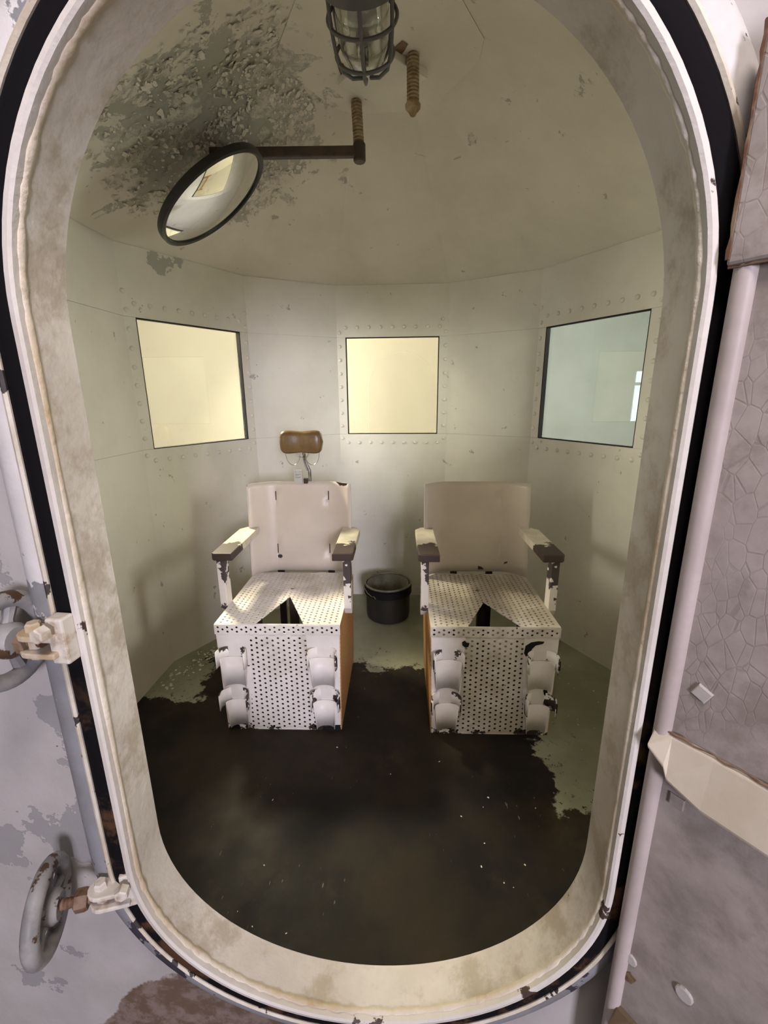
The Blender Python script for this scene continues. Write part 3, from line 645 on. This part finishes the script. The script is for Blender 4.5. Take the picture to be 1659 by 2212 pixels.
# ------------------------------------------------------------------ chairs
def perf(w, h, mapf, pitch=0.024, r=0.0058, cut=None):
    """perforated sheet w x h, lower left corner 0,0; mapf takes (u,v) to 3-D"""
    bm = bmesh.new()
    nc, nr = int((w-0.004)/pitch), int((h-0.004)/pitch); mu, mv = (w-nc*pitch)/2, (h-nr*pitch)/2
    def quad(u0, u1, v0, v1): bm.faces.new([bm.verts.new((u, v, 0)) for u, v in ((u0, v0), (u1, v0), (u1, v1), (u0, v1))])
    H = pitch/2
    outer = [(H, 0), (H, H), (0, H), (-H, H), (-H, 0), (-H, -H), (0, -H), (H, -H)]
    for c in range(nc):
        cu = mu + (c+0.5)*pitch; odd = c % 2
        for rr in range(nr - odd):
            cv = mv + (rr+0.5+0.5*odd)*pitch
            ov = [bm.verts.new((cu+a, cv+b, 0)) for a, b in outer]
            iv = [bm.verts.new((cu+r*math.cos(R(45*k)), cv+r*math.sin(R(45*k)), 0)) for k in range(8)]
            for k in range(8): bm.faces.new((ov[k], ov[(k+1) % 8], iv[(k+1) % 8], iv[k]))
        u0, u1 = mu+c*pitch, mu+(c+1)*pitch
        e = H if odd else 0
        quad(u0, u1, 0, mv+e); quad(u0, u1, h-mv-e, h)
    quad(0, mu, 0, h); quad(w-mu, w, 0, h)
    if cut:
        tri = [Vector((*p, 0)) for p in cut]
        for k in range(3):
            a, b_ = tri[k], tri[(k+1) % 3]; d = b_-a; n = Vector((-d.y, d.x, 0))
            bmesh.ops.bisect_plane(bm, geom=bm.verts[:]+bm.edges[:]+bm.faces[:], plane_co=a, plane_no=n, dist=1e-6)
        def inside(p):
            s = [((tri[(k+1) % 3]-tri[k]).cross(p-tri[k])).z for k in range(3)]
            return all(x > 0 for x in s) or all(x < 0 for x in s)
        bmesh.ops.delete(bm, geom=[f for f in bm.faces if inside(f.calc_center_median())], context='FACES')
    bmesh.ops.remove_doubles(bm, verts=bm.verts[:], dist=1e-5)
    for v in bm.verts: v.co = Vector(mapf(v.co.x, v.co.y))
    bmesh.ops.recalc_face_normals(bm, faces=bm.faces)
    me = bpy.data.meshes.new('perforated_sheet'); bm.to_mesh(me); bm.free(); return me
SW, SD, SH = 0.552, 0.585, 0.54
def solid(o, t, off=0):
    s = o.modifiers.new('thick', 'SOLIDIFY'); s.thickness = t; s.offset = off; return o

def band(cx, z0, z1, rx, ry, a0, a1, yc, n=14, shift=0.0, slotted=0):
    """upright curved band, hollow side to the front"""
    b = B(); vs = []
    for k in range(n+1):
        a = R(a0 + (a1-a0)*k/n); x = cx + rx*math.cos(a); y = yc + ry*math.sin(a)
        vs += [(x, y, z0), (x, y, z1)]
    return b.add(vs, [(2*k, 2*k+2, 2*k+3, 2*k+1) for k in range(n) if not (k == slotted-1)])

def make_chair(loc, rz, label, tri, head, arm_wear):
    c = tag(empty('restraint_chair', loc, rz), label, 'chair')
    hw = SW/2; pm = 'perf' if head else 'perf_grimy'
    o_ = solid(obj('seat', perf(SW, SD, lambda u, v: (u-hw, v, SH), cut=tri), pm, c), 0.004, 0)
    o_ = solid(obj('seat_flange', perf(SW, 0.046, lambda u, v: (u-hw, -0.003, SH-0.046+v), 0.0208, 0.0055), pm, c), 0.003)
    # front: perforated centre and solid side strips
    o_ = solid(obj('front_panel', perf(0.33, 0.492, lambda u, v: (u-0.165, 0.001, v)), pm, c), 0.003)
    for s in (-1, 1):
        q = B(); q.prism([(s*0.155, -0.001, 0.0), (s*0.262, -0.001, 0.0), (s*0.272, -0.001, 0.495), (s*0.125, -0.001, 0.495), (s*0.132, -0.001, 0.30)], (0, 0.006, 0)); q.build('side_strip', 'chair', c)
        cx = s*0.198
        # tapered calf plate, slightly hollow
        for z0, z1, w0, w1 in ((0.245, 0.385, 0.048, 0.058), (0.03, 0.165, 0.040, 0.052)):
            b = B(); n = 10; vs = []
            for k in range(n+1):
                a = math.pi*k/n
                for z, w_ in ((z0, w0), (z1, w1)): vs.append((cx + w_*math.cos(a), -0.034*0.0 - 0.030 + 0.026*math.sin(a), z))
            b.add(vs, [(2*k, 2*k+2, 2*k+3, 2*k+1) for k in range(n)])
            solid(b.build('calf_plate', 'chair', c, True), 0.003)
        for z0, dx in ((0.355, 0.0), (0.145, 0.006)):
            b = band(cx+s*dx, z0, z0+0.078, 0.064, 0.050, -22, 202, -0.044, 16)
            cu = solid(b.build('calf_cuff', 'cuff', c, True), 0.004)
            q = B(); a = R(-14 if s > 0 else 194); xx, yy = cx+s*dx + 0.0665*math.cos(a), -0.044+0.050*math.sin(a)
            q.box(xx-0.0035, xx+0.0035, yy-0.003, yy+0.004, z0+0.018, z0+0.060); q.build('strap_slot', 'black', cu)
    for s in (-1, 1):
        q = B(); q.box(s*hw-0.006*(s > 0), s*hw+0.006*(s < 0), 0.004, SD, 0.0, SH-0.004)
        q.v = [(v[0] - s*0.010*(1-v[2]/SH), v[1], v[2]) for v in q.v]
        q.build('side_panel', 'side', c)
        # arm post, pointed at its foot
        xa = s*0.292
        q = B(); q.prism([(xa-0.017, 0.185, 0.500), (xa-0.017, 0.165, 0.535), (xa-0.017, 0.165, 0.776), (xa-0.017, 0.225, 0.776), (xa-0.017, 0.225, 0.535), (xa-0.017, 0.205, 0.500)], (0.034, 0, 0))
        q.build('arm_post', 'post', c, bevel=0.002)
        x0, x1 = s*0.228, s*0.324
        q = B(); q.prism([(x0, 0.150, 0.776), (x1-s*0.012, 0.150, 0.776), (x1, 0.162, 0.776), (x1, 0.535, 0.776), (x1-s*0.03, 0.575, 0.776), (x0, 0.575, 0.776)], (0, 0, 0.036))
        q.build('armrest', 'arm', c, bevel=0.004)
    # backrest: bent sheet, middle flat, sides coming forward, with strap slots cut out
    xs = sorted(set([-hw, -0.255, -0.235, -0.215, -0.195, -0.175, -0.155, -0.143, 0.143, 0.155, 0.175, 0.195, 0.215, 0.235, 0.255, hw, -0.149, 0.149] + [-0.10+0.05*k for k in range(5)]))
    zs = [0.548, 0.60, 0.645, 0.70, 0.76, 0.82, 0.90, 0.945, 0.995, 1.02, 1.047]
    def by(x):
        t = max(0.0, (abs(x)-0.14)/(hw-0.14)); return 0.605 - 0.085*t*t
    b = B(); nx = len(xs)
    vs = [(x, by(x) + (z-0.55)*0.10, z) for z in zs for x in xs]
    def slot(xa, xb, za, zb):
        m_ = (xa+xb)/2; zz = (za+zb)/2
        on = (0.645 < zz < 0.70) or (0.945 < zz < 0.995)
        return on and (abs(m_-(-0.146)) < 0.001 or abs(m_-0.146) < 0.001) 
    fs = []
    for i in range(len(zs)-1):
        for j in range(nx-1):
            if slot(xs[j], xs[j+1], zs[i], zs[i+1]) and (head or xs[j] > 0): continue
            fs.append((i*nx+j, i*nx+j+1, (i+1)*nx+j+1, (i+1)*nx+j))
    bo = solid(b.add(vs, fs).build('backrest', 'back', c, True), 0.005)
    # back uprights, dark shade sheets and inner braces under the seat
    for s in (-1, 1):
        q = B(); xu = 0.146 if head else 0.10; q.box(s*xu-0.018, s*xu+0.018, 0.615, 0.635, 0.0, 1.02); q.v = [(v[0], v[1]+max(0, v[2]-0.55)*0.10, v[2]) for v in q.v]; q.build('back_upright', 'dark', c)  # left chair: set dark behind the slots, standing in for shade
        q = B(); q.box(s*(hw-0.020)-0.002, s*(hw-0.020)+0.002, 0.03, SD-0.02, 0.0, SH-0.02); q.build('inner_shade_sheet', 'dark', c)  # added dark sheet, stands in for the shade inside the chair
    q = B(); q.box(-0.25, 0.25, 0.075, 0.080, 0.0, 0.33); q.build('inner_shade_sheet', 'dark', c)  # added dark sheet behind the front holes, shade put in as colour
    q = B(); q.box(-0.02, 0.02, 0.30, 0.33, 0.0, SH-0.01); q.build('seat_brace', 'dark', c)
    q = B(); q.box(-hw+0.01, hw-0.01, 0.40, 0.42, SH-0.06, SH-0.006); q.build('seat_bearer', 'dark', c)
    return c
tl = [(0.179, 0.004), (0.392, 0.004), (0.270, 0.275)]
tr_ = [(0.160, 0.004), (0.388, 0.004), (0.268, 0.235)]
chL = make_chair((-0.562, 1.706, 0.0), R(1.3), 'white perforated steel restraint chair with brown leather headrest, left of the bucket', tl, True, 0)
chR = make_chair((0.380, 1.716, 0.0), R(1.2), 'grimy white perforated steel restraint chair without headrest, right of the bucket', tr_, False, 0)
# chips of bare metal on the left chair back
def back_patch(c, pts):
    hw = SW/2
    def by(x):
        t = max(0.0, (abs(x)-0.14)/(hw-0.14)); return 0.605 - 0.085*t*t
    q = B(); n = len(pts); vs = [(x, by(x)+(z-0.55)*0.10-0.0034, z) for x, z in pts] + [(x, by(x)+(z-0.55)*0.10-0.001, z) for x, z in pts]
    q.add(vs, [tuple(range(n)), tuple(range(2*n-1, n-1, -1))] + [(i, (i+1) % n, n+(i+1) % n, n+i) for i in range(n)]); q.build('bare_patch', 'dark', c)
back_patch(chL, [(0.19, 1.0475), (0.262, 1.0475), (0.255, 1.038), (0.235, 1.030), (0.222, 1.032), (0.215, 1.027), (0.205, 1.036)])
back_patch(chL, [(-0.150, 0.632), (-0.138, 0.640), (-0.124, 0.636), (-0.122, 0.624), (-0.132, 0.617), (-0.146, 0.621)])
back_patch(chL, [(-0.276, 1.0475), (-0.262, 1.0475), (-0.262, 1.043), (-0.268, 1.036), (-0.276, 1.036)])
back_patch(chR, [(0.028, 0.560), (0.062, 0.560), (0.048, 0.575), (0.030, 0.580)])
back_patch(chR, [(0.168, 0.592), (0.186, 0.600), (0.188, 0.610), (0.172, 0.604)])
def front_patch(c, pts):
    q = B(); q.prism([(x, -0.0035, z) for x, z in pts], (0, 0.002, 0)); q.build('bare_patch', 'black', c)
front_patch(chR, [(-0.140, 0.470), (-0.128, 0.478), (-0.120, 0.468), (-0.108, 0.466), (-0.112, 0.448), (-0.126, 0.445), (-0.138, 0.455)])
front_patch(chR, [(0.128, 0.42), (0.132, 0.455), (0.155, 0.472), (0.185, 0.478), (0.210, 0.476), (0.205, 0.466), (0.175, 0.458), (0.160, 0.440), (0.150, 0.41), (0.136, 0.405)])
front_patch(chR, [(0.225, 0.235), (0.240, 0.245), (0.246, 0.225), (0.238, 0.205), (0.230, 0.215)])
front_patch(chL, [(0.175, 0.0), (0.258, 0.0), (0.262, 0.030), (0.215, 0.028), (0.200, 0.018), (0.182, 0.020)])
front_patch(chL, [(-0.262, 0.0), (-0.205, 0.0), (-0.210, 0.022), (-0.235, 0.028), (-0.258, 0.012)])

# headrest of the left chair
hz = 1.262; hy = 0.655; hx = 0.010
b = B(); NU, NW = 28, 20; vs = []
for i in range(NU+1):
    u = -1 + 2*i/NU
    e = max(1e-3, 1-abs(u)**9)**(1/2.8)
    dip = 1 - 0.16*math.exp(-(u/0.35)**2)
    for j in range(NW):
        t = 2*math.pi*j/NW; ct, st = math.cos(t), math.sin(t)
        yy = 0.042*e*dip*math.copysign(abs(ct)**0.75, ct); zz = 0.064*(0.35+0.65*e)*(0.93+0.07*abs(u)-0.05*math.exp(-(u/0.35)**2))*math.copysign(abs(st)**0.5, st)*(e**0.45)
        vs.append((hx + 0.117*u*(1-0.03*abs(st)), hy + yy, hz + zz))
fs = [(i*NW+j, i*NW+(j+1) % NW, (i+1)*NW+(j+1) % NW, (i+1)*NW+j) for i in range(NU) for j in range(NW)] + [tuple(range(NW-1, -1, -1)), tuple(range(NU*NW, (NU+1)*NW))]
hr = b.add(vs, fs).build('headrest', 'leather', chL, True, angle=70); hr['label'] = 'brown leather headrest cushion'
q = B(); q.tube([(hx+0.008, hy+0.02, hz-0.06), (hx+0.012, hy+0.03, hz-0.11), (hx+0.030, hy+0.03, hz-0.16), (hx+0.034, hy+0.01, hz-0.225)], [0.006, 0.006, 0.009, 0.009], 10); q.build('stem', 'steel', hr, True)
q = B(); q.tube([(hx+0.002, hy+0.015, hz-0.06), (hx+0.004, hy+0.025, hz-0.11), (hx+0.018, hy+0.025, hz-0.16)], 0.004, 8); q.build('stem', 'steel', hr, True)
for cx, r_ in ((-0.006, 0.018), (0.014, 0.022)):
    q = B(); q.tube([(hx+cx+r_*math.cos(a), hy-0.01, hz-0.058+r_*1.25*math.sin(a)) for a in [R(180+15*k) for k in range(13)]], 0.0026, 8); q.build('spring_ring', 'wire', hr, True)
for sg in (-1, 1):
    pts = [(hx+sg*0.092 - sg*0.040*(1-math.cos(a)), hy+0.01, hz-0.058-0.068*math.sin(a)) for a in [R(15*k) for k in range(13)]]
    q = B(); q.tube(pts, 0.0016, 6); q.build('wire_loop', 'wire', hr, True)
q = B(); q.box(hx-0.046, hx-0.002, hy-0.020, hy-0.006, 1.040, 1.112); sb = q.build('switch_plate', 'alu', hr)
for xx, zz, w_, h_ in ((-0.037, 1.103, 0.002, 0.002), (-0.013, 1.103, 0.002, 0.002), (-0.035, 1.074, 0.002, 0.002), (-0.013, 1.074, 0.002, 0.002), (-0.024, 1.090, 0.015, 0.0012), (-0.030, 1.084, 0.008, 0.001), (-0.024, 1.072, 0.007, 0.001)):
    q = B(); q.box(hx+xx-w_, hx+xx+w_, hy-0.0215, hy-0.0195, zz-h_, zz+h_); q.build('printed_mark', 'steel', hr)
q = B(); q.box(hx+0.004, hx+0.026, hy-0.020, hy+0.004, 1.038, 1.066); q.build('clamp_block', 'dark', hr, bevel=0.002)

# ------------------------------------------------------------------ bucket between the chairs
bu = tag(empty('bucket', (-0.128, 2.830, 0.0)), 'dark olive steel bucket with black band on the floor between the chairs', 'bucket')
q = B(); q.lathe([(0.02, 0.004), (0.138, 0.004), (0.146, 0.012), (0.150, 0.06), (0.151, 0.20), (0.153, 0.245), (0.149, 0.245), (0.146, 0.20), (0.144, 0.02), (0.02, 0.015)], 40, None, True, True); q.build('body', 'bucket', bu, True)
q = B(); q.lathe([(0.1435, 0.25), (0.1435, 0.022), (0.01, 0.020)], 40, None, False, True); solid(q.build('lining', 'bucket_in', bu, True), 0.001, -1)
q = B(); q.tube([(0.157*math.cos(t), 0.157*math.sin(t), 0.252) for t in [2*math.pi*k/48 for k in range(48)]], 0.007, 8, True); q.build('rim', 'bucket_in', bu, True)
q = B(); q.lathe([(0.153, 0.185), (0.163, 0.188), (0.163, 0.236), (0.154, 0.240)], 40); q.build('band', 'black', bu, True)
q = B(); q.tube([(0.166*math.cos(R(a)), 0.166*math.sin(R(a)), z) for a, z in ((198, 0.226), (215, 0.212), (232, 0.200), (238, 0.206), (243, 0.192))], 0.0022, 6); q.build('wire_handle', 'wire', bu, True)

# ------------------------------------------------------------------ convex mirror on its arm
mi = tag(empty('convex_mirror', (-0.210, 2.17, 2.668)), 'round convex mirror with black rim hanging on a dark arm from the ceiling', 'mirror')
def T0(o, pts): return [tuple(Vector(p)-o.location) for p in pts]
def ribbed(o, top, bot, r, mat='rod', n=14):
    top, bot = Vector(top), Vector(bot); L = (top-bot).length; prof = [(r*0.8, 0)]
    for k in range(n): prof += [(r, L*(k+0.1)/n), (r, L*(k+0.5)/n), (r*0.70, L*(k+0.6)/n), (r*0.70, L*(k+0.98)/n)]
    prof.append((r*0.8, L)); q = B(); q.lathe(prof, 18, frame(bot-o.location, top-bot, (1, 0, 0)), True, True); return q.build('ribbed_rod', mat, o, True, angle=50)
ribbed(mi, (-0.216, 2.17, 2.667), (-0.208, 2.17, 2.500), 0.0225)
q = B(); q.lathe([(0.022, -0.035), (0.026, -0.03), (0.026, 0.03), (0.020, 0.036)], 12, Matrix.Translation(Vector((-0.207, 2.17, 2.485))-mi.location), True, True); q.build('elbow', 'mirror_arm', mi)
A0, A1 = Vector((-0.200, 2.165, 2.485)), Vector((-0.815, 2.09, 2.463))
d = (A1-A0).normalized()
q = B(); fm = frame(A0-mi.location, d, (0, 1, 0)); q.box(-0.014, 0.014, -0.019, 0.019, 0, (A1-A0).length, fm); q.build('arm', 'mirror_arm', mi, bevel=0.004)
Cm = Vector((-0.795, 2.03, 2.276)); nm = Vector((0.571, 0.14, -0.777)).normalized()
mm = frame(Cm-mi.location, nm, (0, 0, 1))
RM = 0.252
q = B(); q.lathe([(RM-0.018, -0.020), (RM+0.006, -0.020), (RM+0.008, -0.012), (RM+0.006, 0.006), (RM-0.004, 0.010), (RM-0.012, 0.006), (RM-0.012, -0.004)], 72, mm); q.build('rim', 'mirror_rim', mi, True)
q = B(); Rs = 0.85; prof = [(0.0005, math.sqrt(Rs*Rs) - math.sqrt(Rs*Rs-(RM-0.010)**2))]
h0 = math.sqrt(Rs*Rs-(RM-0.010)**2)
prof = [(max(0.0005, (RM-0.010)*k/24), math.sqrt(Rs*Rs-((RM-0.010)*k/24)**2)-h0) for k in range(25)]
q.lathe(prof, 72, mm, True); q.build('mirror_glass', 'mirror', mi, True, angle=180)
q = B(); q.lathe([(0.0005, -0.075), (0.10, -0.068), (0.20, -0.045), (RM-0.012, -0.018)], 48, mm); q.build('back_shell', 'mirror_rim', mi, True)
q = B(); q.tube([Cm-nm*0.05-mi.location, Cm-nm*0.10+Vector((0.02, 0.02, 0.03))-mi.location, A1+d*-0.02-mi.location], 0.012, 10); q.build('bracket', 'wire', mi, True)

# second ribbed rod, with a pointed nut
rd = tag(empty('ribbed_hanger', (0.013, 1.93, 2.668)), 'short rusty ribbed rod with pointed nut hanging beside the caged lamp', 'rod')
ribbed(rd, (0.013, 1.93, 2.667), (0.014, 1.93, 2.520), 0.0225, n=13)
q = B(); q.lathe([(0.020, 0.015), (0.028, 0.008), (0.027, -0.008), (0.017, -0.016), (0.010, -0.028), (0.002, -0.032)], 8, Matrix.Translation((0.001, 0, 2.512-2.668)), True, True); q.build('pointed_nut', 'rod', rd)

# ------------------------------------------------------------------ caged lamp
la = tag(empty('caged_lamp', (-0.100, 1.07, 2.40)), 'grey wire caged jar lamp hanging from the ceiling, cut by the top edge', 'lamp')
tip = Vector((-0.100, 1.262, 2.225)); axd = Vector((0.0, 0.87, -0.50)).normalized(); LL = 0.235
lm = frame(tip - axd*LL - la.location, axd, (1, 0, 0))
RL = 0.072
q = B(); q.lathe([(0.03, -0.03), (0.066, -0.028), (0.072, -0.018), (0.072, 0.045), (0.064, 0.052)], 40, lm, True, True); q.build('lamp_base', 'base', la, True)
q = B(); q.lathe([(RL+0.001, 0.045), (RL+0.006, 0.047), (RL+0.006, 0.082), (RL+0.001, 0.084)], 40, lm); solid(q.build('cage_collar', 'cage', la, True), 0.003)
q = B(); q.lathe([(0.056, 0.050), (0.057, 0.13), (0.054, 0.175), (0.042, 0.205), (0.020, 0.218), (0.001, 0.221)], 36, lm); solid(q.build('glass_jar', 'jar', la, True), 0.003, -1)
q = B(); q.lathe([(0.013, 0.05), (0.014, 0.075), (0.030, 0.115), (0.033, 0.14), (0.026, 0.165), (0.010, 0.176), (0.001, 0.178)], 24, lm); q.build('bulb', M['alu'], la, True)
for k in range(6):
    t = R(60*k+90); pts = [(RL+0.003, 0.060), (RL+0.002, 0.13), (RL-0.002, 0.17), (RL*0.82, 0.207), (RL*0.5, 0.228), (RL*0.15, LL)]
    q = B(); q.tube([lm @ Vector((r_*math.cos(t), r_*math.sin(t), z_)) for r_, z_ in pts], 0.0042, 8); q.build('cage_wire', 'cage', la, True)
for r_, z_ in ((RL+0.002, 0.130), (RL*0.90, 0.192)):
    q = B(); q.tube([lm @ Vector((r_*math.cos(t), r_*math.sin(t), z_)) for t in [2*math.pi*k/40 for k in range(40)]], 0.0042, 8, True); q.build('cage_ring', 'cage', la, True)
zc_ = ceil_z(-0.1, 1.03)
q = B(); q.tube([lm @ Vector((0, 0, -0.02)), lm @ Vector((0, 0, -0.05)), Vector((-0.1, 1.015, ceil_z(-0.1, 1.015)+0.004))-la.location], 0.02, 14); q.build('conduit', 'base', la, True)

# ------------------------------------------------------------------ ceiling plate behind the lamp
cp = tag(empty('ceiling_box_cover', (-0.10, 2.02, 2.668)), 'loose white square cover plate on the ceiling behind the caged lamp', 'cover plate')
q = B(); q.box(-0.12, 0.12, -0.12, 0.12, -0.028, 0.0, Matrix.Rotation(R(42), 4, 'Z')); q.build('cover', 'wall', cp, bevel=0.003)
q = B(); q.box(-0.015, 0.055, 0.125, 0.158, -0.006, 0.0, Matrix.Rotation(R(25), 4, 'Z')); q.build('bare_patch', 'grey', cp)

def ceil_patch(pts, mat):
    q = B(); q.prism([(x-cp.location[0], y-cp.location[1], -0.0025) for x, y in pts], (0, 0, -0.0015)); q.build('bare_patch', mat, cp)
ceil_patch([(-0.050, 1.915), (-0.030, 1.930), (-0.015, 1.905), (-0.005, 1.880), (-0.025, 1.862), (-0.040, 1.880), (-0.055, 1.895)], 'rust')
ceil_patch([(-0.262, 1.960), (-0.240, 1.955), (-0.232, 1.995), (-0.244, 2.030), (-0.258, 2.010)], 'rust')
# ------------------------------------------------------------------ debris on the floor
db = B(); rnd = random.Random(5)
for k in range(114):
    if k < 70:
        a = rnd.uniform(0, 1); x, y = -1.31 + 0.20*a + rnd.gauss(0, 0.03), 2.0 + 0.45*a + rnd.gauss(0, 0.05)
    elif k < 95: x, y = rnd.uniform(0.76, 1.05), rnd.uniform(1.6, 2.4)
    else: x, y = rnd.uniform(-1.0, 0.75), rnd.uniform(0.9, 1.62)
    s = rnd.uniform(0.002, 0.006)*(1.6 if k < 70 else 0.6); t = rnd.uniform(0, 6.28)
    inside = all(((Vector((x, y))-Vector(PLAN[i])).dot(Vector(((Vector(PLAN[(i+1) % NV])-Vector(PLAN[i])).y, -(Vector(PLAN[(i+1) % NV])-Vector(PLAN[i])).x)))) > 0.01 for i in range(NV))
    if not inside: continue
    db.box(-s, s, -s*rnd.uniform(.3, .9), s*rnd.uniform(.3, .9), 0.0, 0.0012, Matrix.Translation((x, y, 0)) @ Matrix.Rotation(t, 4, 'Z'))
tag(db.build('paint_debris', 'flake'), 'scattered white paint crumbs on the dark floor', 'debris', kind='stuff')
